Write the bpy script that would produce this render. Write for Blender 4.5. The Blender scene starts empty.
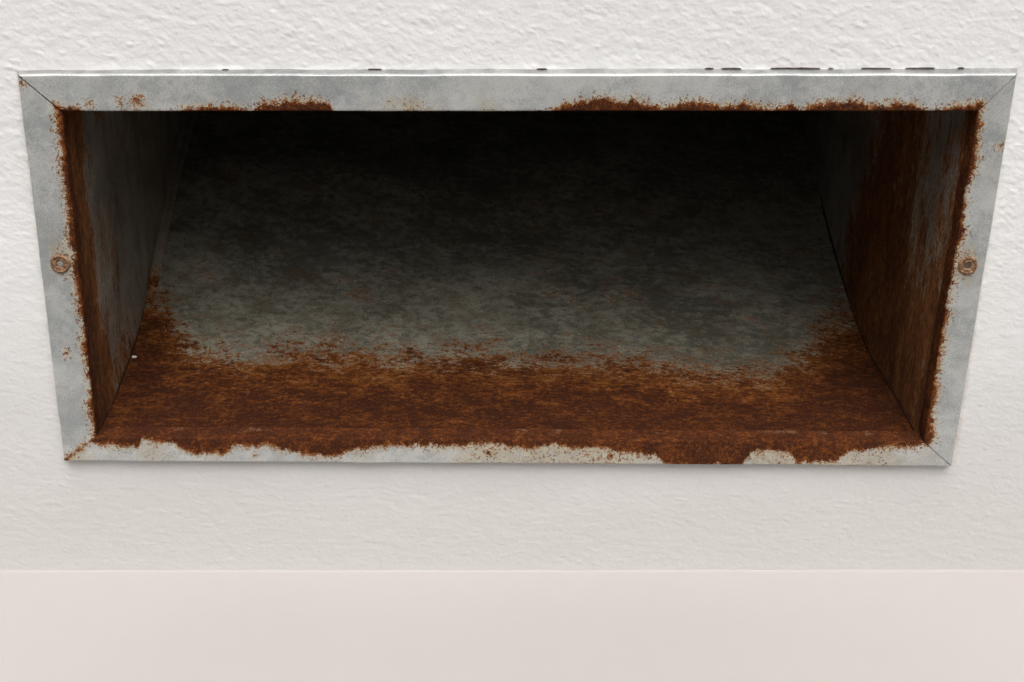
import bpy, math, random
import numpy as np
from mathutils import Vector
R_ = math.radians
S = bpy.context.scene
COL = S.collection
random.seed(7)
rng = np.random.default_rng(11)

# ------------------------------------------------------------------ camera
cd = bpy.data.cameras.new('camera'); cam = bpy.data.objects.new('camera', cd); COL.objects.link(cam)
cam.location = (-0.01995, -0.88831, 0.36142)
cam.rotation_euler = (1.143908, -0.010188, -0.016288)
cd.sensor_width = 36; cd.lens = 1500 / 1024 * 36; cd.clip_start = 0.02; cd.clip_end = 100
S.camera = cam

# ------------------------------------------------------------------ sky and sun (bright overcast)
SUN_EL, SUN_AZ = 60, 174          # azimuth clockwise from +Y
w = bpy.data.worlds.new('World'); S.world = w; w.use_nodes = True
nt = w.node_tree; nt.nodes.clear()
sky = nt.nodes.new('ShaderNodeTexSky'); sky.sky_type = 'NISHITA'; sky.sun_disc = False
sky.sun_elevation = R_(SUN_EL); sky.sun_rotation = R_(SUN_AZ)
sky.air_density = 1.0; sky.dust_density = 6.0; sky.ozone_density = 1.0
hs = nt.nodes.new('ShaderNodeHueSaturation'); hs.inputs['Saturation'].default_value = 0.22
bg = nt.nodes.new('ShaderNodeBackground'); bg.inputs['Strength'].default_value = 0.15
wo = nt.nodes.new('ShaderNodeOutputWorld')
nt.links.new(sky.outputs[0], hs.inputs['Color']); 
# sky dimmed towards the horizon well past overcast, to keep the duct's depth dark
tcw = nt.nodes.new('ShaderNodeTexCoord'); sxyz = nt.nodes.new('ShaderNodeSeparateXYZ'); nt.links.new(tcw.outputs['Generated'], sxyz.inputs[0])
horizon_dim = nt.nodes.new('ShaderNodeMapRange'); horizon_dim.interpolation_type = 'SMOOTHSTEP'; horizon_dim.inputs[3].default_value = .06; horizon_dim.inputs[4].default_value = 1.3
nt.links.new(sxyz.outputs['Z'], horizon_dim.inputs[0])
mulw = nt.nodes.new('ShaderNodeVectorMath'); mulw.operation = 'SCALE'
nt.links.new(hs.outputs[0], mulw.inputs[0]); nt.links.new(horizon_dim.outputs[0], mulw.inputs['Scale']); nt.links.new(mulw.outputs[0], bg.inputs['Color'])
nt.links.new(bg.outputs[0], wo.inputs['Surface'])
sl = bpy.data.lights.new('sun', 'SUN'); sl.energy = 1.45; sl.angle = R_(52); sl.color = (1, .968, .935)
so = bpy.data.objects.new('sun', sl); COL.objects.link(so)
e, a = R_(SUN_EL), R_(SUN_AZ)
sd = Vector((math.sin(a) * math.cos(e), math.cos(a) * math.cos(e), math.sin(e)))
so.rotation_euler = sd.to_track_quat('Z', 'Y').to_euler(); so.location = (1, -2, 3)
S.view_settings.view_transform = 'Standard'; S.view_settings.look = 'None'
S.view_settings.exposure = 0.04; S.view_settings.gamma = 1.0
S.render.engine = 'CYCLES'
S.cycles.max_bounces = 10; S.cycles.diffuse_bounces = 6

# ------------------------------------------------------------------ node helpers
class NT:
    def __init__(s, name):
        s.m = bpy.data.materials.new(name); s.m.use_nodes = True
        s.t = s.m.node_tree; s.t.nodes.clear()
        s.out = s.n('ShaderNodeOutputMaterial'); s.p = s.n('ShaderNodeBsdfPrincipled')
        s.l(s.p.outputs[0], s.out.inputs['Surface'])
    def n(s, k, **kw):
        x = s.t.nodes.new(k)
        for q, v in kw.items(): setattr(x, q, v)
        return x
    def l(s, a, b): s.t.links.new(a, b)
    def put(s, sock, v):
        if hasattr(v, 'is_output'): s.l(v, sock)
        elif isinstance(v, (tuple, list)): sock.default_value = tuple(v) if len(v) != 3 or sock.type != 'RGBA' else (*v, 1)
        else: sock.default_value = v
    def math(s, op, a, b=0.0, c=0.0, clamp=False):
        x = s.n('ShaderNodeMath', operation=op, use_clamp=clamp)
        s.put(x.inputs[0], a); s.put(x.inputs[1], b); s.put(x.inputs[2], c); return x.outputs[0]
    def add(s, a, b): return s.math('ADD', a, b)
    def sub(s, a, b): return s.math('SUBTRACT', a, b)
    def mul(s, a, b): return s.math('MULTIPLY', a, b)
    def ramp(s, v, lo, hi, a=0.0, b=1.0):
        x = s.n('ShaderNodeMapRange', interpolation_type='SMOOTHSTEP')
        s.put(x.inputs[0], v); s.put(x.inputs[1], lo); s.put(x.inputs[2], hi); s.put(x.inputs[3], a); s.put(x.inputs[4], b)
        return x.outputs[0]
    def mix(s, f, a, b):
        x = s.n('ShaderNodeMix', data_type='RGBA')
        s.put(x.inputs[0], f); s.put(x.inputs[6], a); s.put(x.inputs[7], b); return x.outputs[2]
    def coord(s, scale=(1, 1, 1), rot=(0, 0, 0), off=(0, 0, 0)):
        if not hasattr(s, 'tc'): s.tc = s.n('ShaderNodeTexCoord')
        x = s.n('ShaderNodeMapping'); s.l(s.tc.outputs['Object'], x.inputs[0])
        x.inputs[1].default_value = off; x.inputs[2].default_value = rot; x.inputs[3].default_value = scale
        return x.outputs[0]
    def noise(s, vec, scale, detail=3, rough=.55, dist=0.0, centred=True):
        x = s.n('ShaderNodeTexNoise'); s.l(vec, x.inputs['Vector'])
        x.inputs['Scale'].default_value = scale; x.inputs['Detail'].default_value = detail
        x.inputs['Roughness'].default_value = rough; x.inputs['Distortion'].default_value = dist
        return s.math('SUBTRACT', x.outputs[0], 0.5) if centred else x.outputs[0]
    def voro(s, vec, scale, feature='F1', out=0):
        x = s.n('ShaderNodeTexVoronoi', feature=feature); s.l(vec, x.inputs['Vector'])
        x.inputs['Scale'].default_value = scale; return x.outputs[out]
    def attr(s, name):
        x = s.n('ShaderNodeAttribute', attribute_name=name); return x.outputs['Fac']
    def bump(s, h, dist, strength=1.0, prev=None):
        x = s.n('ShaderNodeBump'); s.put(x.inputs['Height'], h); x.inputs['Distance'].default_value = dist
        x.inputs['Strength'].default_value = strength
        if prev is not None: s.l(prev, x.inputs['Normal'])
        return x.outputs[0]

# ------------------------------------------------------------------ materials
def rusty_zinc(name, stretch=(1, 1, 1), ragged=(2.0, 2.0, 1.0), soft=.35, zinc=((.30, .335, .35), (.47, .50, .505)),
               metallic=.45, rough=.46, halo=1.6, speck=1.0, streak=0.0, spots=0.0, patch=45, dark=1.0, patina=.5, deep=7.0, tint=0.0, dull=0.0, gr=1.0, mott=1.0):
    """galvanised sheet; the mesh attribute 'rust' is the distance in mm inside the rusted area"""
    t = NT(name)
    c = t.coord(); cs = t.coord(scale=stretch)
    r0 = t.attr('rust')
    n1 = t.noise(cs, 60, 3, .6); n2 = t.noise(cs, 260, 3, .65); n3 = t.noise(cs, 900, 2, .6)
    r = t.add(r0, t.mul(n1, ragged[0] * 4)); r = t.add(r, t.mul(n2, ragged[1] * 4)); r = t.add(r, t.mul(n3, ragged[2] * 4))
    mask = t.ramp(r, -soft, soft)
    # thin bleeding stain round the rust
    hal = t.mul(t.ramp(t.add(r, t.mul(n1, 5)), -halo * 2.2, 0.2), .8)
    # pinprick rust near the rusted area
    sp = t.noise(cs, 700, 2, .7, centred=False); near = t.ramp(t.add(r0, t.mul(n1, 10)), -7, 1)
    if streak:
        ss = t.noise(t.coord(scale=(340, 340, 80)), 1, 4, .7); s3 = t.noise(t.coord(scale=(62, 62, 30)), 1, 3, .6)
        r = t.add(r, t.add(t.mul(ss, 26), t.mul(s3, 34))); mask = t.ramp(r, -soft, soft)
    near = t.math('MAXIMUM', near, t.mul(t.ramp(t.attr('stain'), .4, 1), .72))
    spk = t.mul(t.ramp(t.add(sp, t.mul(near, .12 * speck)), .63, .69), t.ramp(near, 0, .3))
    mask = t.math('MAXIMUM', mask, t.mul(spk, .85))
    if spots:
        big = t.noise(cs, 38, 4, .7, centred=False); fine = t.noise(cs, 210, 3, .7)
        mask = t.math('MAXIMUM', mask, t.mul(t.ramp(t.add(big, t.mul(fine, .5)), .66 - .1 * spots, .80 - .1 * spots), .62))
    # zinc: cloudy patina and small spangle
    grain = t.noise(cs, 1100, 2, .6); cl = t.noise(cs, patch, 4, .6); cl2 = t.noise(cs, patch * 5, 3, .7); vor = t.n('ShaderNodeTexVoronoi', feature='F1')
    t.l(t.coord(scale=stretch), vor.inputs['Vector']); vor.inputs['Scale'].default_value = 190
    sep = t.n('ShaderNodeSeparateColor'); t.l(vor.outputs['Color'], sep.inputs[0])
    zf = t.add(t.add(t.mul(cl, 1.35), t.add(t.mul(cl2, mott), t.mul(grain, 1.7))), t.add(t.mul(t.sub(sep.outputs[0], .5), .22), .5))
    zc = t.mix(t.ramp(t.add(zf, t.mul(t.noise(t.coord(scale=(1, 1, 3)), 8, 2, .5), 1.3)), 0.0, 1.0), zinc[0], zinc[1])
    zc = t.mix(t.mul(t.ramp(t.add(t.noise(cs, 60, 4, .7), t.mul(cl2, .5)), -.02, .22), tint), zc, (.20, .135, .075))
    so_ = t.attr('lip_dark'); zc = t.mix(t.mul(so_, .75), zc, (.15, .152, .148))  # darkens the upper lip face of the trim
    # chalky white bloom, scattered
    bl = t.ramp(t.noise(cs, 26, 4, .65, centred=False), .52, .72); zc = t.mix(t.mul(bl, patina), zc, (.56, .575, .56))
    # tan stain
    stain = t.mix(t.ramp(n2, -.2, .25), (.42, .32, .19), (.56, .52, .41))
    zc = t.mix(hal, zc, stain)
    sa = t.attr('stain'); sm = t.math('MULTIPLY', t.ramp(t.add(sa, t.add(t.mul(n2, 1.3), t.mul(n1, .9))), .32, .95), .72)
    zc = t.mix(t.mul(sm, t.ramp(sa, .02, .2)), zc, stain)
    # rust: orange rim, dark brown heart, mottled
    rf = t.add(t.mul(t.ramp(r, 0, deep), .68), t.add(t.add(t.mul(t.noise(cs, 62, 5, .75), 2.1), .22), t.add(t.mul(t.noise(cs, 330, 3, .7), 2.2 * gr), t.mul(grain, 1.4 * gr))))
    cr = t.n('ShaderNodeValToRGB'); t.l(rf, cr.inputs[0]); el = cr.color_ramp.elements
    d = dark
    el[0].position = 0.0; el[0].color = (.42 * d, .160 * d, .042 * d, 1)
    el[1].position = 1.35 if False else 1.0; el[1].color = (.072 * d, .021 * d, .010 * d, 1)
    x = el.new(.28); x.color = (.29 * d, .093 * d, .019 * d, 1)
    x = el.new(.6); x.color = (.170 * d, .050 * d, .014 * d, 1)
    rc = t.mix(t.mul(t.ramp(n3, .0, .3), .45), cr.outputs[0], (.32 * d, .14 * d, .05 * d))
    wr = t.attr('wear'); rc = t.mix(t.mul(t.ramp(t.add(t.noise(cs, 240, 4, .75, centred=False), t.mul(wr, .12)), .60, .70), t.mul(wr, .4)), rc, (.40, .23, .14))
    if dull: rc = t.mix(dull, rc, (.125, .088, .060))
    base = t.mix(mask, zc, rc)
    t.l(base, t.p.inputs['Base Color'])
    inv = t.sub(1.0, mask)
    t.l(t.mul(t.mul(inv, t.sub(1.0, t.mul(hal, .7))), metallic), t.p.inputs['Metallic'])
    t.l(t.add(t.mul(mask, .45), t.add(rough, t.mul(cl2, .35))), t.p.inputs['Roughness'])
    t.l(t.sub(.35, t.mul(mask, .27)), t.p.inputs['Specular IOR Level'])
    g = t.add(t.mul(mask, t.add(.6, t.mul(t.noise(cs, 600, 4, .8), 3.2))), t.mul(cl2, .18))
    b = t.bump(g, .0007, 1.0)
    b = t.bump(t.noise(c, 22, 2, .5), .004, .12, b)
    t.l(b, t.p.inputs['Normal'])
    return t.m

M_face = rusty_zinc('galvanised_face', ragged=(.35, 1.5, 1.9), soft=.55, halo=2.0, deep=2.5, zinc=((.36, .375, .375), (.60, .60, .57)), metallic=.33, rough=.38, dark=.92, tint=.12)
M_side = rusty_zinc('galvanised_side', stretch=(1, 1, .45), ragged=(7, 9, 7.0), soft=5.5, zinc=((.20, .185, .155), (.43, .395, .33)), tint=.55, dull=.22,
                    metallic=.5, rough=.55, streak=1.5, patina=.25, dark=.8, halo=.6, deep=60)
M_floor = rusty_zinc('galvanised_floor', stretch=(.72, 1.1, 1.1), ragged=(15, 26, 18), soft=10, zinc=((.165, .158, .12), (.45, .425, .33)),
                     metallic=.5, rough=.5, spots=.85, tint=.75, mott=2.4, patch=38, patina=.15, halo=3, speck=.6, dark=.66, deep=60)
M_seam = rusty_zinc('galvanised_seam', ragged=(3, 3, 2), soft=1.5, zinc=((.20, .17, .125), (.38, .325, .235)), metallic=.2, patina=.1, tint=.4)
M_dark = rusty_zinc('galvanised_shade', zinc=((.018, .018, .017), (.04, .039, .036)), metallic=.1, patina=0)  # near-black roof and end: shade of the deep duct put into colour

def rivet_mat():
    t = NT('rusted_rivet'); c = t.coord()
    n = t.noise(c, 420, 4, .7, centred=False); m = t.noise(c, 1300, 3, .6)
    h = t.attr('tone')
    col = t.mix(t.ramp(t.add(n, t.mul(m, .6)), .38, .66), (.13, .060, .030), (.38, .225, .125))
    col = t.mix(h, col, (.30, .31, .29))
    t.l(col, t.p.inputs['Base Color']); t.put(t.p.inputs['Roughness'], .7); t.put(t.p.inputs['Metallic'], .15)
    t.l(t.bump(t.add(n, m), .0006, .8), t.p.inputs['Normal']); return t.m
M_rivet = rivet_mat()

def paint(name, col, col2, rel):
    t = NT(name); c = t.coord()
    n = t.noise(c, 3.5, 4, .6); f = t.noise(c, 60, 3, .6)
    b = t.mix(t.ramp(t.add(n, t.mul(f, .35)), -.22, .28), col2, col)
    co = t.attr('light_fall'); b = t.mix(t.ramp(t.add(co, t.mul(f, .12)), .0, 1.0), (.58, .565, .545) if name.startswith('white') else b, b)  # wall colour darkens downward to carry the fall of light
    # paint that has worn off or gathered grime in pinpricks
    s = t.ramp(t.noise(c, 95, 4, .72, centred=False), .775, .80)
    b = t.mix(t.mul(s, .5), b, (.36, .33, .30))
    gr = t.attr('grime_shade'); gm = t.math('MULTIPLY', t.ramp(t.add(gr, t.mul(t.noise(c, 330, 3, .7), .9)), .35, .95), .55, clamp=True)
    b = t.mix(gm, b, (.50, .39, .29))
    t.l(b, t.p.inputs['Base Color']); t.put(t.p.inputs['Roughness'], .62); t.put(t.p.inputs['Specular IOR Level'], .3)
    nn = None
    for sc, dist, stg in rel:
        nn = t.bump(t.noise(c, sc, 3, .55), dist, stg, nn)
    if nn is not None: t.l(nn, t.p.inputs['Normal'])
    return t.m
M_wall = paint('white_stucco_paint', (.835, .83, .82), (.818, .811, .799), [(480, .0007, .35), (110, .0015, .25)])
M_ledge = paint('smooth_ledge_paint', (.452, .424, .405), (.436, .410, .392), [(30, .002, .08), (260, .0004, .12)])
t = NT('grime_shade'); t.put(t.p.inputs['Base Color'], (.085, .065, .05)); t.put(t.p.inputs['Roughness'], .95); M_gap_shade = t.m  # dark stand-in for shade in the trim slots and right rivet hole
t = NT('white_chip'); t.put(t.p.inputs['Base Color'], (.8, .77, .73)); t.put(t.p.inputs['Roughness'], .7); M_chip = t.m

# ------------------------------------------------------------------ mesh helpers
def mesh(name, V, F, mat, parent=None, smooth=True, attrs=None):
    V = np.asarray(V, np.float32); F = np.asarray(F, np.int32)
    me = bpy.data.meshes.new(name)
    me.vertices.add(len(V)); me.vertices.foreach_set('co', V.ravel())
    k = F.shape[1]
    me.loops.add(F.size); me.loops.foreach_set('vertex_index', F.ravel())
    me.polygons.add(len(F)); me.polygons.foreach_set('loop_start', np.arange(0, F.size, k, dtype=np.int32))
    me.polygons.foreach_set('loop_total', np.full(len(F), k, np.int32))
    me.polygons.foreach_set('use_smooth', np.full(len(F), smooth))
    for q, v in (attrs or {}).items():
        at = me.attributes.new(q, 'FLOAT', 'POINT'); at.data.foreach_set('value', np.asarray(v, np.float32).ravel())
    me.update(calc_edges=True); me.validate(); me.materials.append(mat)
    o = bpy.data.objects.new(name, me); COL.objects.link(o)
    if parent: o.parent = parent
    return o
def grid_faces(n, m, flip=False):
    i, j = np.meshgrid(np.arange(n - 1), np.arange(m - 1), indexing='ij')
    a = (i * m + j).ravel(); b = a + m
    f = np.stack([a, b, b + 1, a + 1], 1)
    return f[:, ::-1] if flip else f
def smooth_noise(n, m, ln, lm, ang=0.0, seed=0):
    """band of gaussian-filtered noise on an n x m grid, correlation ln, lm cells, rotated"""
    g = np.random.default_rng(seed).standard_normal((n, m))
    ky = np.fft.fftfreq(n)[:, None]; kx = np.fft.fftfreq(m)[None, :]
    a = math.radians(ang); u = kx * math.cos(a) + ky * math.sin(a); v = -kx * math.sin(a) + ky * math.cos(a)
    f = np.exp(-2 * math.pi ** 2 * ((u * lm) ** 2 + (v * ln) ** 2) / 4)
    r = np.fft.ifft2(np.fft.fft2(g) * f).real
    return r / r.std()
def noise1(x, scale, seed):
    """1-D value noise"""
    g = np.random.default_rng(seed).uniform(-1, 1, 4096); x = np.asarray(x) / scale + 1000
    i = np.floor(x).astype(int) % 4095; f = x - np.floor(x); f = f * f * (3 - 2 * f)
    return g[i] * (1 - f) + g[i + 1] * f
def thing(name, label, cat, loc):
    o = bpy.data.objects.new(name, None); COL.objects.link(o); o.location = loc; o.empty_display_size = .05
    o['label'] = label; o['category'] = cat; return o

WALL_Y = 0.0065           # wall plane; the vent's trim stands 6.5 mm proud, its face at y = 0
LEDGE_Z = -0.2230
# trim outline on its face: outer and inner corners, x and z
O = dict(TL=(-.2993, .1317), TR=(.3026, .1356), BR=(.2988, -.1355), BL=(-.3014, -.1321))
I = dict(TL=(-.2754, .1092), TR=(.2822, .1124), BR=(.2774, -.1168), BL=(-.2781, -.1138))

# ------------------------------------------------------------------ stucco wall, with real relief
def axis(lo, a, b, hi, step):
    mid = np.arange(a, b + step / 2, step); L = [a]; s = step
    while L[-1] > lo: s = min(s * 1.25, .15); L.append(L[-1] - s)
    H = [mid[-1]]; s = step
    while H[-1] < hi: s = min(s * 1.25, .15); H.append(H[-1] + s)
    return np.array(L[:0:-1] + list(mid) + H[1:]), len(L) - 1, len(mid)
def outline(side, x):
    if side == 't': return np.interp(x, (O['TL'][0], O['TR'][0]), (O['TL'][1], O['TR'][1]))
    return np.interp(x, (O['BL'][0], O['BR'][0]), (O['BL'][1], O['BR'][1]))
def build_wall():
    step = .00092
    xs, x0, nx = axis(-2.6, -.43, .43, 2.6, step)
    zs, z0, nz = axis(LEDGE_Z - .05, LEDGE_Z - .012, .27, 2.2, step)
    zs[:z0] = np.linspace(LEDGE_Z - .1, LEDGE_Z - .013, z0) if z0 else zs[:z0]
    def stucco(ln, lm, ang, seed, k):
        n = smooth_noise(nz, nx, ln, lm, ang, seed); q = smooth_noise(nz, nx, ln * 2.6, lm * 2.6, ang, seed + 1)
        big = smooth_noise(nz, nx, ln * 1.7, lm * 1.7, ang * .5, seed + 2)
        crease = np.sqrt(n * n + .03)                       # puffy cushions parted by creases
        wt = 1 / (1 + np.exp(-2.2 * q))
        return .55 * crease * wt + .33 * n * (1 - wt) + 0.12 * big
    coarse = stucco(1.6, 3.0, -20, 3, 1); fine = stucco(1.05, 2.3, -14, 13, 1)
    X, Z = np.meshgrid(xs, zs)
    Xc = X[z0:z0 + nz, x0:x0 + nx]; Zc = Z[z0:z0 + nz, x0:x0 + nx]
    wgt = np.clip((Zc + .10 + .02 * smooth_noise(nz, nx, 40, 60, 0, 5)) / .16, 0, 1); wgt = wgt * wgt * (3 - 2 * wgt)
    h = coarse * .00025 * wgt + fine * .00017 * (1 - wgt) + smooth_noise(nz, nx, 60, 80, 0, 9) * .0002
    fx = np.clip((.43 - np.abs(Xc)) / .03, 0, 1) * np.clip((.27 - Zc) / .03, 0, 1)
    Y = np.full(X.shape, WALL_Y, float)
    # paint gathered against the trim
    t_, b_ = outline('t', Xc), outline('b', Xc)
    lft, rgt = O['BL'][0] - .0, O['TR'][0]
    dx = np.maximum(np.maximum(lft - Xc, Xc - rgt), 0); dz = np.maximum(np.maximum(b_ - Zc, Zc - t_), 0)
    dd = np.sqrt(dx * dx + dz * dz)
    edge = np.exp(-(dd / .0025) ** 2) * (.0002 + .0003 * np.clip(smooth_noise(nz, nx, 7, 12, 0, 21), -1, 2))
    Y[z0:z0 + nz, x0:x0 + nx] -= h * fx + edge
    grime_shade = np.zeros(X.shape)
    grime_shade[z0:z0 + nz, x0:x0 + nx] = np.exp(-(dd / .0020) ** 2) * .6
    hx = (X > -.2885) & (X < .2905) & (Z > -.1235) & (Z < .1215)      # the opening behind the trim
    light_fall = np.clip((Z + .215) / .27, 0, 1); light_fall[z0:z0 + nz, x0:x0 + nx] = np.clip((Zc + .215) / .27 + .025 * smooth_noise(nz, nx, 30, 60, 0, 77), 0, 1)  # light gradient over the wall's height, put into its colour
    F = grid_faces(len(zs), len(xs))
    keep = ~(hx.ravel()[F].all(1)); F = F[keep][:, ::-1]
    P = np.stack([X, Y, Z], -1).reshape(-1, 3)
    o = mesh('wall', P, F, M_wall, None, True, {'grime_shade': grime_shade, 'light_fall': light_fall})
    o['label'] = 'white painted stucco wall around the rusty metal vent'; o['category'] = 'wall'
    return o
wall = build_wall()
wall['kind'] = 'structure'
del wall['category']; del wall['label']

# solid dark strips painting the shade of thin gaps along the trim's upper edge
def strip_mesh(x0, x1, zf, th, y, name, mat, parent, seed):
    n = max(6, int((x1 - x0) / .0012)); x = np.linspace(x0, x1, n); u = np.linspace(0, 1, n)
    env = np.sin(np.pi * u) ** .35 * (1 + .5 * noise1(x, .004, seed))
    lo = zf(x); hi = lo + th * np.clip(env, .05, 2) * .42
    P = []
    for i in range(n): P += [(x[i], y, lo[i]), (x[i], y, hi[i]), (x[i], y + .003, hi[i]), (x[i], y + .003, lo[i])]
    F = []
    for i in range(n - 1):
        for k in range(4):
            a = i * 4 + k; b = i * 4 + (k + 1) % 4; F.append((a, b, b + 4, a + 4))
    return mesh(name, P, F, mat, parent, False)

# ------------------------------------------------------------------ ledge
def build_ledge():
    xs = np.linspace(-2.6, 2.6, 60)
    prof = [(WALL_Y + .05, LEDGE_Z), (WALL_Y - .0000, LEDGE_Z)]
    # small caulk fillet where wall and ledge meet
    prof = [(WALL_Y + .03, LEDGE_Z + .0002), (WALL_Y - .0002, LEDGE_Z + .0002), (WALL_Y - .0006, LEDGE_Z + .0001), (WALL_Y - .0010, LEDGE_Z - .0001),
            (WALL_Y - .0016, LEDGE_Z - .0003), (WALL_Y - .0028, LEDGE_Z - .0002), (WALL_Y - .008, LEDGE_Z)]
    prof += [(WALL_Y - .008 - d, LEDGE_Z) for d in (.02, .05, .08, .11, .14, .16)] + [(WALL_Y - .175, LEDGE_Z - .003), (WALL_Y - .18, LEDGE_Z - .012), (WALL_Y - .18, LEDGE_Z - 1.1)]
    P = [(x, y + .0003 * noise1(x, .03, 4) * (y > -.02), z + .0003 * noise1(x, .021, 8) * (y > WALL_Y - .004)) for x in xs for (y, z) in prof]
    o = mesh('ledge', P, grid_faces(len(xs), len(prof), True), M_ledge, None, True, {'grime_shade': np.zeros(len(P))})
    o['kind'] = 'structure'; return o
build_ledge()
t = NT('unseen_asphalt'); c_ = t.coord(); t.l(t.mix(t.noise(c_, 90, 4, .7, centred=False), (.04, .04, .04), (.07, .068, .065)), t.p.inputs['Base Color']); t.put(t.p.inputs['Roughness'], .9)
gx, gz = np.meshgrid(np.linspace(-30, 30, 20), np.linspace(-60, .4, 20))
g_ = mesh('ground', np.stack([gx, gz, np.full_like(gx, LEDGE_Z - 1.1)], -1).reshape(-1, 3), grid_faces(20, 20, True), t.m, None, False); g_['kind'] = 'structure'  # unseen ground, added dark so little light bounces into the duct

# ------------------------------------------------------------------ the vent
vent = thing('wall_vent', 'wide rusty galvanised metal duct opening with mitred trim, set in white stucco wall', 'vent', (0, WALL_Y, LEDGE_Z))
LOC = np.array([0, WALL_Y, LEDGE_Z])
def part(name, P, F, mat, parent=vent, smooth=True, attrs=None):
    base = LOC if parent is vent else LOC
    return mesh(name, np.asarray(P, float).reshape(-1, 3) - base, F, mat, parent, smooth, attrs)

MM = .001
def px(xs, ys, k, p0, p1):      # list of (position, extent) pairs -> function of s in 0..1
    xs = (np.array(xs, float) - p0) / (p1 - p0); ys = np.array(ys, float) * k
    o = np.argsort(xs); return lambda s: np.interp(s, xs[o], ys[o])
top_r = px([40, 55, 60, 75, 82, 165, 180, 190, 200, 215, 235, 245, 252, 258, 265, 290, 315, 325, 331, 345, 400, 440, 500, 540, 548, 560, 580, 595, 620, 635, 645, 660, 680, 700, 722, 740, 752, 762, 775, 790, 800, 812, 830, 845, 860, 875, 900, 915, 930, 945, 955, 965, 980],
           [9, 8, 7, 5, -5, -4, 1, 4, 6, 7, 5, 0, 3, 8, 9.5, 10, 9, 6, -4, -5, -5, -4, -5, -3, 3, 8, 11, 13, 11, 10, 9, 7, 9, 10, 6, 9, 7, 2, 4, 7, 2, 7, 11, 12, 10, 7, 10, 9, 2, 3, 6, 8, 9], .61, 18, 1013.5)
bot_r = px([64, 90, 101, 110, 125, 138, 143, 160, 175, 190, 205, 220, 235, 265, 285, 300, 320, 335, 345, 365, 375, 400, 430, 450, 470, 500, 530, 540, 560, 580, 600, 620, 640, 656, 662, 700, 740, 748, 760, 785, 795, 835, 845, 860, 885, 905, 920, 930, 952],
           [14, 6, 11, 9, 10, 13, 3, 5, 7, 17, 17, 19, 10, 8, 13, 18, 19, 18, 13, 11, 8, 8, 6, 9, 6, 6, 10, 6, 7, 9, 10, 13, 15, 17, 26, 26, 25, 12, 10, 13, 22, 21, 12, 8, 5, 6, 2, 0, -2], .75, 64, 952)
lef_r = px([76, 100, 112, 130, 160, 200, 240, 262, 290, 300, 320, 373, 400, 430, 461], [2, 7, 7, 7, 6, 5, 6, 7, 5, 5, 2, 2.5, 3.5, 5, 8], .6, 76, 461)
rig_r = px([76, 100, 116, 140, 165, 190, 213, 225, 240, 260, 300, 330, 373, 400, 430, 445, 465], [0, 4, 3, 5, 6, 1, 3, 8, 1, 2, 3, 2, 3.5, 6, 9, 6, -1], .6, 76, 465)

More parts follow.
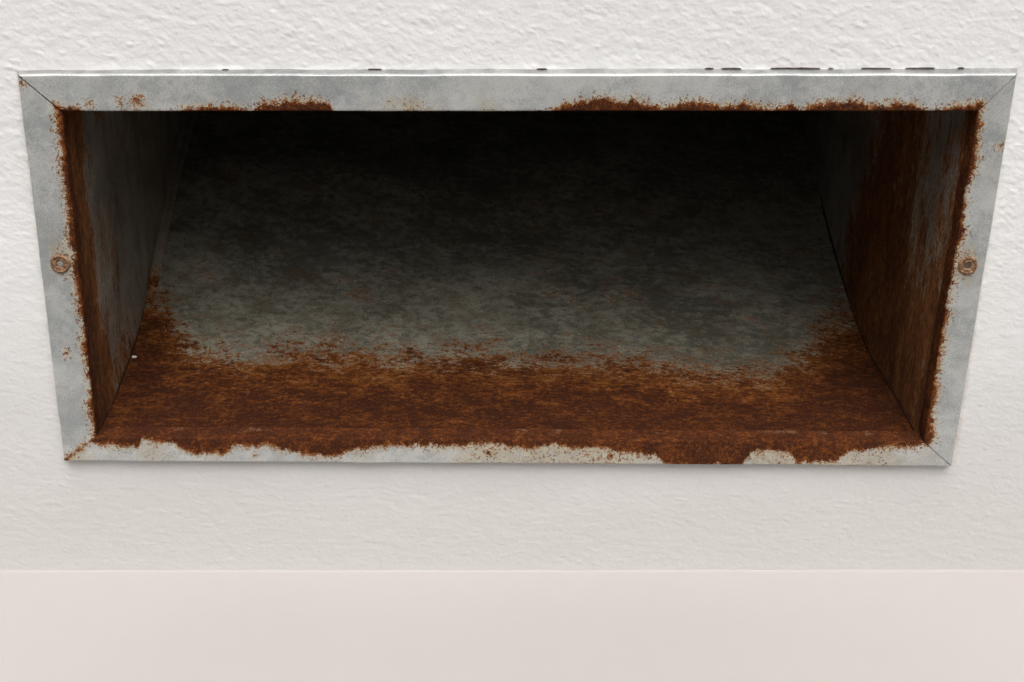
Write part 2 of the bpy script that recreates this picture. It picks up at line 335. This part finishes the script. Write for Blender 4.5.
def trim_strip(a, b, gap0, gap1, rustf, back, ret, nrm, name='trim_strip', n=620, bev=1.0, wob=3):
    """mitred L-profile strip between corners a and b; nrm = inward direction across the face (x, z)"""
    Oa, Ob, Ia, Ib = map(np.array, (O[a], O[b], I[a], I[b]))
    wid = abs(np.dot((Ia + Ib - Oa - Ob) / 2, nrm))
    prof = []                                       # (offset 0..1 across the face, y, flare)
    D = WALL_Y + .0012
    for yy in (D, D * .75, D * .5, D * .25): prof.append((0.0, yy, 1))
    r = bev * MM
    for k in range(5):
        q = math.pi / 2 * k / 4; prof.append(((r - r * math.cos(q)) / wid, r - r * math.sin(q), 0))
    for k in range(1, 24): prof.append((r / wid + (1 - (r + .0012) / wid) * k / 24, 0, 0))
    r2 = 1.1 * MM
    for k in range(5):
        q = math.pi / 2 * k / 4; prof.append((1 - (r2 - r2 * math.sin(q)) / wid, r2 - r2 * math.cos(q), 0))
    for k in range(1, 9): prof.append((1.0, r2 + (ret - r2) * k / 8, 2))
    s = np.linspace(0, 1, n); L = np.linalg.norm(Ob - Oa)
    P = np.zeros((n, len(prof), 3)); A = np.zeros((n, len(prof)))
    dirv = (Ob - Oa) / L
    for j, (o, y, kind) in enumerate(prof):
        A0 = Oa + (Ia - Oa) * o; B0 = Ob + (Ib - Ob) * o; l = np.linalg.norm(B0 - A0)
        A1 = A0 + dirv * gap0 * MM; B1 = B0 - dirv * gap1 * MM
        if kind == 1 and back:
            up = np.array([0, .0014]) * y / D; A1 = A1 + up; B1 = B1 + up * 1.7
        if kind == 1: A1 = A1 + back * y / D * np.array([-dirv[0], -dirv[1]]); B1 = B1 + back * y / D * dirv
        p = A1[None] + (B1 - A1)[None] * s[:, None]
        dents = noise1(s * L, .035, wob) * .00022 + noise1(s * L, .012, wob + 1) * .00009
        ed = np.zeros(n)
        if o < .15: ed = noise1(s * L, .02, wob + 2) * .00022
        p = p + np.array(nrm)[None] * (dents * (o > .9) * .8 + ed)[:, None]
        if kind == 2: p = p + np.array(nrm)[None] * (-.0005 * (y / ret))
        P[:, j, 0] = p[:, 0]; P[:, j, 2] = p[:, 1]
        P[:, j, 1] = y + (0 if kind else dents)
        along = np.linalg.norm(p - Oa[None], axis=1) / L
        sq = np.clip(np.dot(p - Oa, dirv) / L, 0, 1); ext = rustf(sq)
        ext = ext + noise1(sq * L, .0045, wob + 50) * 1.0 + noise1(sq * L, .0019, wob + 51) * .9 + noise1(sq * L, .0105, wob + 52) * .6 - .5
        A[:, j] = ext - (1 - o) * wid / MM * (1 if kind != 2 else 0) + (4 + (y / ret) * 3 if kind == 2 else 0)
        if kind == 2: A[:, j] = 1.9 + 1.6 * y / ret + (1.5 if b == 'BR' and a == 'BL' else 0)
    # rust creeping along the bottom left mitre, and a few lone spots
    if 'BL' in (a, b):
        c0 = Oa if a == 'BL' else Ob; c1 = Ia if a == 'BL' else Ib; dv = (c1 - c0) / np.linalg.norm(c1 - c0)
        q = np.stack([P[..., 0] - c0[0], P[..., 2] - c0[1]], -1); dist = np.abs(q[..., 0] * dv[1] - q[..., 1] * dv[0]) / MM
        A = np.maximum(A, .9 - dist + .5 * noise1(q[..., 0], .004, 7))
    for cx, cz, rr in ((-.2296, .1165, 1.9), (-.2405, .1155, .5), (-.258, .1145, .7), (-.0165, -.1255, 1.4), (-.173, -.128, 1.2), (.066, -.1275, 1.6), (-.2975, .1262, .8), (.2985, .0905, .4), (-.2905, -.052, .5)):
        A = np.maximum(A, rr - np.hypot((P[..., 0] - cx) / MM, (P[..., 2] - cz) / MM) * 1.0)
    X_, Z_ = P[..., 0], P[..., 2]; stn = np.zeros(A.shape); wear = np.zeros(A.shape)
    for cx, cz in ((-.2865, .0112), (.2885, .0122)):
        stn = np.maximum(stn, 1.05 * np.exp(-(((X_ - cx) / .0085) ** 2 + ((Z_ - cz) / .017) ** 2)))
    u_ = (X_ - O['TL'][0]) / (O['TR'][0] - O['TL'][0])
    if b == 'TR':                                      # tan weeping below the middle of the top strip
        for c_, w_, g_ in ((.385, .05, .75), (.47, .03, .5), (.115, .02, .5), (.55, .02, .5), (.98, .02, .55)):
            stn = np.maximum(stn, g_ * np.exp(-((u_ - c_) / w_) ** 2) * np.clip((.1285 - Z_) / .012, 0, 1))
    if b == 'BR' and a == 'BL': stn = np.maximum(stn, .62 + .35 * noise1(u_, .05, 5)); wear = np.array([1.0 if (k == 2 and y > ret * .6) else .1 for (o, y, k) in prof])[None] * np.clip(noise1(u_, .017, 91) * 1.5, 0, 1)
    if a != 'BL' and b in ('BL', 'BR'):
        oo = np.array([o for (o, y, k) in prof])[None]; stn = np.maximum(stn, .62 * np.exp(-(oo / .05) ** 2)); stn = np.maximum(stn, .6 * np.clip((oo - .55) / .3, 0, 1) * (.6 + .5 * noise1(Z_, .02, wob)))
    return part(name, P, grid_faces(n, len(prof)), M_face, vent, True, {'rust': A, 'stain': stn, 'wear': wear, 'lip_dark': np.array([1.0 if (k == 1 and back) else 0. for (o, y, k) in prof])[None] * np.ones((n, 1)) * (.75 + .25 * noise1(u_, .01, 3))})

def orient(o, want):            # make the face normals agree with a wanted direction
    me = o.data; n = np.zeros(len(me.polygons) * 3, np.float32); me.polygons.foreach_get('normal', n)
    if (n.reshape(-1, 3).mean(0) @ np.array(want)) < 0: me.flip_normals()
orient(trim_strip('TL', 'TR', .35, .22, top_r, .0030, .009, (0, -1), bev=1.2, wob=3), (0, -1, 0))
orient(trim_strip('BL', 'BR', .05, .35, bot_r, 0, .016, (0, 1), wob=13), (0, -1, 0))
orient(trim_strip('TL', 'BL', .55, .05, lef_r, 0, .011, (1, 0), n=260, wob=23), (0, -1, 0))
orient(trim_strip('TR', 'BR', .22, .25, rig_r, 0, .017, (-1, 0), n=260, wob=33), (0, -1, 0))

# ---- the chute floor: level near the opening, then rising; a profile for each edge
Lp = np.array([(.0065, -.1149), (.0601, -.1125), (.1196, -.1052), (.1834, -.0838), (.2408, -.0559), (.3024, -.0259), (.3828, .0006)])
Rp = np.array([(.0225, -.1215), (.0787, -.1212), (.1626, -.1230), (.2472, -.1083), (.3285, -.0858), (.4068, -.0570), (.4919, -.0271)])
def resample(P, n, ext):
    P = np.vstack([P, P[-1] + (P[-1] - P[-2]) / np.linalg.norm(P[-1] - P[-2]) * ext])
    t = np.arange(len(P), dtype=float)
    # Catmull-Rom through the profile, eased
    tt = np.linspace(0, len(P) - 1, n); out = []
    for q in tt:
        i = min(int(q), len(P) - 2); f = q - i
        p0 = P[max(i - 1, 0)]; p1 = P[i]; p2 = P[i + 1]; p3 = P[min(i + 2, len(P) - 1)]
        if i + 2 > len(P) - 1 or i == len(P) - 2: out.append(p1 + (p2 - p1) * f); continue
        m1 = (p2 - p0) / 2; m2 = (p3 - p1) / 2
        out.append((2 * f**3 - 3 * f**2 + 1) * p1 + (f**3 - 2 * f**2 + f) * m1 + (-2 * f**3 + 3 * f**2) * p2 + (f**3 - f**2) * m2)
    return tt, np.array(out)
XL = lambda z: np.interp(z, (-.1138, .1092), (-.2781, -.2754)) - .0008
XR = lambda z: np.interp(z, (-.1168, .1135), (.2774, .2822)) + .0008
# height of the rust's upper edge over the sheet: across (0..1) and row (0 = front, 6 = deep)
rx = [0, .015, .035, .05, .065, .085, .11, .16, .21, .25, .29, .33, .37, .41, .46, .51, .57, .61, .66, .70, .74, .78, .83, .87, .90, .93, .955, .975, 1.0]
rt = [2.95, 2.85, 2.6, 2.3, 2.1, 1.95, 1.88, 1.80, 1.95, 1.88, 1.95, 1.80, 1.82, 1.78, 1.95, 1.70, 1.82, 1.70, 1.75, 1.62, 1.56, 1.48, 1.45, 1.6, 1.8, 2.1, 2.35, 2.5, 2.6]
def build_floor():
    n, m = 260, 240
    tt, A = resample(Lp, n, .33); _, B = resample(Rp, n, .30)
    u = np.linspace(0, 1, m)
    P = np.zeros((n, m, 3)); rust = np.zeros((n, m))
    for i in range(n):
        a = A[i]; b = B[i]
        yz = a[None] * (1 - u[:, None]) + b[None] * u[:, None]
        P[i, :, 0] = XL(a[1]) * (1 - u) + XR(b[1]) * u; P[i, :, 1] = yz[:, 0]; P[i, :, 2] = yz[:, 1]
        row = np.interp(u, rx, rt)
        rust[i] = np.maximum((row - tt[i]) * 52 + 6, -25 - 12 * max(0, tt[i] - 2.2))
    # shallow oil-canning of the sheet
    P[..., 2] += .0011 * smooth_noise(n, m, 26, 30, 0, 31) * np.clip(tt[:, None] - .15, 0, 1) * np.minimum(1, 8 * np.minimum(u, 1 - u))[None]
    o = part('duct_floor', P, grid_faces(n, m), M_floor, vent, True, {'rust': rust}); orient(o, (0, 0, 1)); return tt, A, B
tt, FA, FB = build_floor()

def build_side(X, prof, sgn):
    ys = np.concatenate([np.linspace(.0025, .3, 150), np.linspace(.305, .82, 50)]); zs = np.linspace(0, 1, 90)
    fz = np.interp(ys, prof[:, 0], prof[:, 1])
    bot = fz - .004; bot = np.where(ys < prof[0, 0], prof[0, 1] - .004, bot)
    top = .118
    P = np.zeros((len(ys), len(zs), 3)); A = np.zeros((len(ys), len(zs)))
    wob = smooth_noise(len(ys), len(zs), 22, 22, 0, 41 + (sgn > 0)) * .0006
    for i, y in enumerate(ys):
        z = bot[i] + (top - bot[i]) * zs
        P[i, :, 0] = X(z) + wob[i] * min(1, max(0, (y - .01) / .03)); P[i, :, 1] = y; P[i, :, 2] = z
        h = (z - fz[i]) / MM                                  # mm over the chute floor
        if sgn < 0:      # left cheek: rust down the mouth, a grey middle, little below
            mouth = 50 - y / MM * np.interp(z, (-.12, -.03, .1), (.62, 1.0, 1.25))
            A[i] = np.maximum(np.maximum(mouth, 6 - h * .3 - 8 * (y > .14)), -6) - np.clip((y - .10) * 110, 0, 16)
        else:            # right cheek: rust at the mouth, a grey vertical patch, rust again behind
            mouth = 22 - y / MM * 1.0
            zf_ = np.interp(z, (-.06, -.0, .1), (16, 6, 1))
            patch = zf_ - 9 * np.exp(-((y - .075) / .03) ** 2) * np.interp(z, (-.07, -.02), (.1, 1))
            back = np.interp(y, (.03, .1, .17, .24, .30), (0, 6, 7, -1, -16))
            A[i] = np.maximum(mouth, patch + back - 2) - np.clip((y - .22) * 160, 0, 25)
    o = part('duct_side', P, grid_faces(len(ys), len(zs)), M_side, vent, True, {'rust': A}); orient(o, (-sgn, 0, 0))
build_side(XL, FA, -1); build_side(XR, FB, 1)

# roof and far end of the duct
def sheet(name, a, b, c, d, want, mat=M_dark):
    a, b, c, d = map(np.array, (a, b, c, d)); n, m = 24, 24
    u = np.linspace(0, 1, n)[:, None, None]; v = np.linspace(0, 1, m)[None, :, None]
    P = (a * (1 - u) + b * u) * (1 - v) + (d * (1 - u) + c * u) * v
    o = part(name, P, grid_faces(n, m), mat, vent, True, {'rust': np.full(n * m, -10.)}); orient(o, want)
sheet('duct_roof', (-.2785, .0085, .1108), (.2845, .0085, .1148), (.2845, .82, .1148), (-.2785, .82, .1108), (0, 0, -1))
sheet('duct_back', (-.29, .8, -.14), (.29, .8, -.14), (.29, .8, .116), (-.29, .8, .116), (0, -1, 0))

# folded seam flange along the left foot of the chute
def build_seam():
    sel = (tt > 2.95) & (tt < 6.3); A = FA[sel]; B = FB[sel]; n = len(A); P = []; r = []
    for i in range(n):
        f = i / (n - 1); wdt = .0065 + .0025 * f; lift = .0016 * min(1, f * 8)
        d = FA[min(len(FA) - 1, np.argmax(sel) + i + 1)] - A[i]; d = d / (np.linalg.norm(d) + 1e-9); nz = np.array([-d[1], d[0]])
        for (q, h) in ((0, .004), (.06, .0026), (.16, 1), (.5, 1), (.86, 1), (.97, .6), (1, -.3)):
            hh = h * lift if abs(h) >= .3 else lift + h
            P.append((XL(A[i][1]) + .0004 + q * wdt, A[i][0] + nz[0] * hh, A[i][1] + nz[1] * hh))
            r.append(2 - 40 * f)
    o = part('seam_flange', P, grid_faces(n, 7), M_seam, vent, True, {'rust': r}); orient(o, (0, -.3, 1))
build_seam()

# dark bead along the joints between floor and cheeks
def joint(curve, X, sgn, t0, t1, rad):
    sel = np.where((tt >= t0) & (tt <= t1))[0]; P = []; n = 7
    for q, i in enumerate(sel):
        y, z = curve[i]; d = curve[min(i + 1, len(curve) - 1)] - curve[max(i - 1, 0)]; d = d / np.linalg.norm(d)
        r_ = rad * MM * (.75 + .5 * abs(noise1(q * .25, 1, 17 + sgn))) * min(1, (q + 1) / 6, (len(sel) - q) / 12)
        for k in range(n):
            a_ = 2 * math.pi * k / n
            P.append((X(z) + r_ * math.cos(a_) - sgn * .0003, y - d[1] * r_ * math.sin(a_), z + d[0] * r_ * math.sin(a_)))
    F = [(a * n + k, a * n + (k + 1) % n, (a + 1) * n + (k + 1) % n, (a + 1) * n + k) for a in range(len(sel) - 1) for k in range(n)]
    part('corner_joint', P, F, M_joint)
t = NT('joint_dark'); t.put(t.p.inputs['Base Color'], (.026, .012, .006)); t.put(t.p.inputs['Roughness'], .95); t.put(t.p.inputs['Specular IOR Level'], .05); M_joint = t.m
joint(FB, XR, 1, .05, 4.6, 1.15); joint(FA, XL, -1, .05, 2.9, .8)

# ---- blind rivets holding the trim
def lathe(prof, cx, cz, n=40, seed=0):
    P = []
    for (r, h) in prof:
        for k in range(n):
            q = 2 * math.pi * k / n; rr = r * (1 + .03 * math.sin(3 * q + seed) + .02 * math.sin(7 * q + 2 * seed))
            P.append((cx + rr * math.cos(q), -h, cz + rr * math.sin(q)))
    F = []
    for i in range(len(prof) - 1):
        for k in range(n):
            a = i * n + k; b = i * n + (k + 1) % n; F.append((a, b, b + n, a + n))
    return P, F
for cx, cz, tone, sd_ in ((-.2876, .0102, .8, 1), (.2895, .0112, .0, 4)):
    pr = [(6.3, -.3), (6.3, .35), (6.0, .8), (5.5, 1.15), (5.0, 1.35), (4.75, 1.2), (4.5, .75), (4.1, .65), (3.6, .85), (3.1, .9), (2.5, .7), (2.2, .4), (2.05, .2), (2.0, -.3)]
    P, F = lathe([(r * MM, h * MM) for r, h in pr], cx, cz, seed=sd_)
    o = part('rivet', P, F, M_rivet, vent, True, {'tone': np.zeros(len(P))}); orient(o, (0, -1, 0))
    pr = [(2.1, -.2), (2.05, .2 if tone < .5 else .25), (1.5, .16 if tone < .5 else .4), (.8, .12 if tone < .5 else .45), (0.02, .12 if tone < .5 else .45)]
    P, F = lathe([(r * MM, h * MM) for r, h in pr], cx, cz, 20, sd_)
    k = part('rivet_pin', P, F, M_rivet if tone > .5 else M_gap_shade, vent, True, {'tone': np.full(len(P), tone)})  # right pin coloured dark to stand for the shaded rivet hole
    mw = k.parent; k.parent = o; orient(k, (0, -1, 0))

# dark strips in place of shade where the paint has parted from the trim
zt = lambda x: np.interp(x, (O['TL'][0], O['TR'][0]), (O['TL'][1] + .0015, O['TR'][1] + .0025))
slots = [(-.178, -.174, .2), (-.09, -.082, .15), (.012, .018, .35), (.114, .119, .5), (.124, .136, .55),
         (.154, .184, .7), (.189, .192, .4), (.209, .227, .55), (.236, .254, .65), (.268, .272, .4)]
for i, (x0, x1, th) in enumerate(slots):     # parts of the wall
    o = strip_mesh(x0, x1, zt, th * MM, WALL_Y - .0015, 'slot_shade', M_gap_shade, wall, 60 + i)

# ---- flakes of white paint lying on the chute floor
def flake(x, t_row, size, seed, label):
    a = np.array([np.interp(t_row, tt, FA[:, k]) for k in (0, 1)]); b = np.array([np.interp(t_row, tt, FB[:, k]) for k in (0, 1)])
    u = (x - XL(a[1])) / (XR(b[1]) - XL(a[1])); yz = a * (1 - u) + b * u
    r = np.random.default_rng(seed); n = 9; P = []
    for lay, hh in ((0, 0), (1, size * .35)):
        for k in range(n):
            q = 2 * math.pi * k / n; rr = size * (.6 + .5 * r.random()) * (1 if not lay else .85)
            P.append((rr * math.cos(q), rr * math.sin(q) * .8, hh + .25 * size * r.random()))
    P.append((0, 0, size * .5)); me_f = []
    for k in range(n):
        k2 = (k + 1) % n; me_f += [(k, k2, n + k2), (k, n + k2, n + k), (n + k, n + k2, 2 * n)]
    o = mesh('paint_flake', P, me_f, M_chip, None, False); o.location = (x, yz[0], yz[1] + .0008)
    o['label'] = label; o['category'] = 'paint flake'; return o
flake(-.2752, 1.83, .0023, 3, 'larger white paint flake at the left foot of the rusty chute floor')
flake(.2745, 3.02, .0010, 8, 'tiny white paint flake beside the right cheek of the chute')
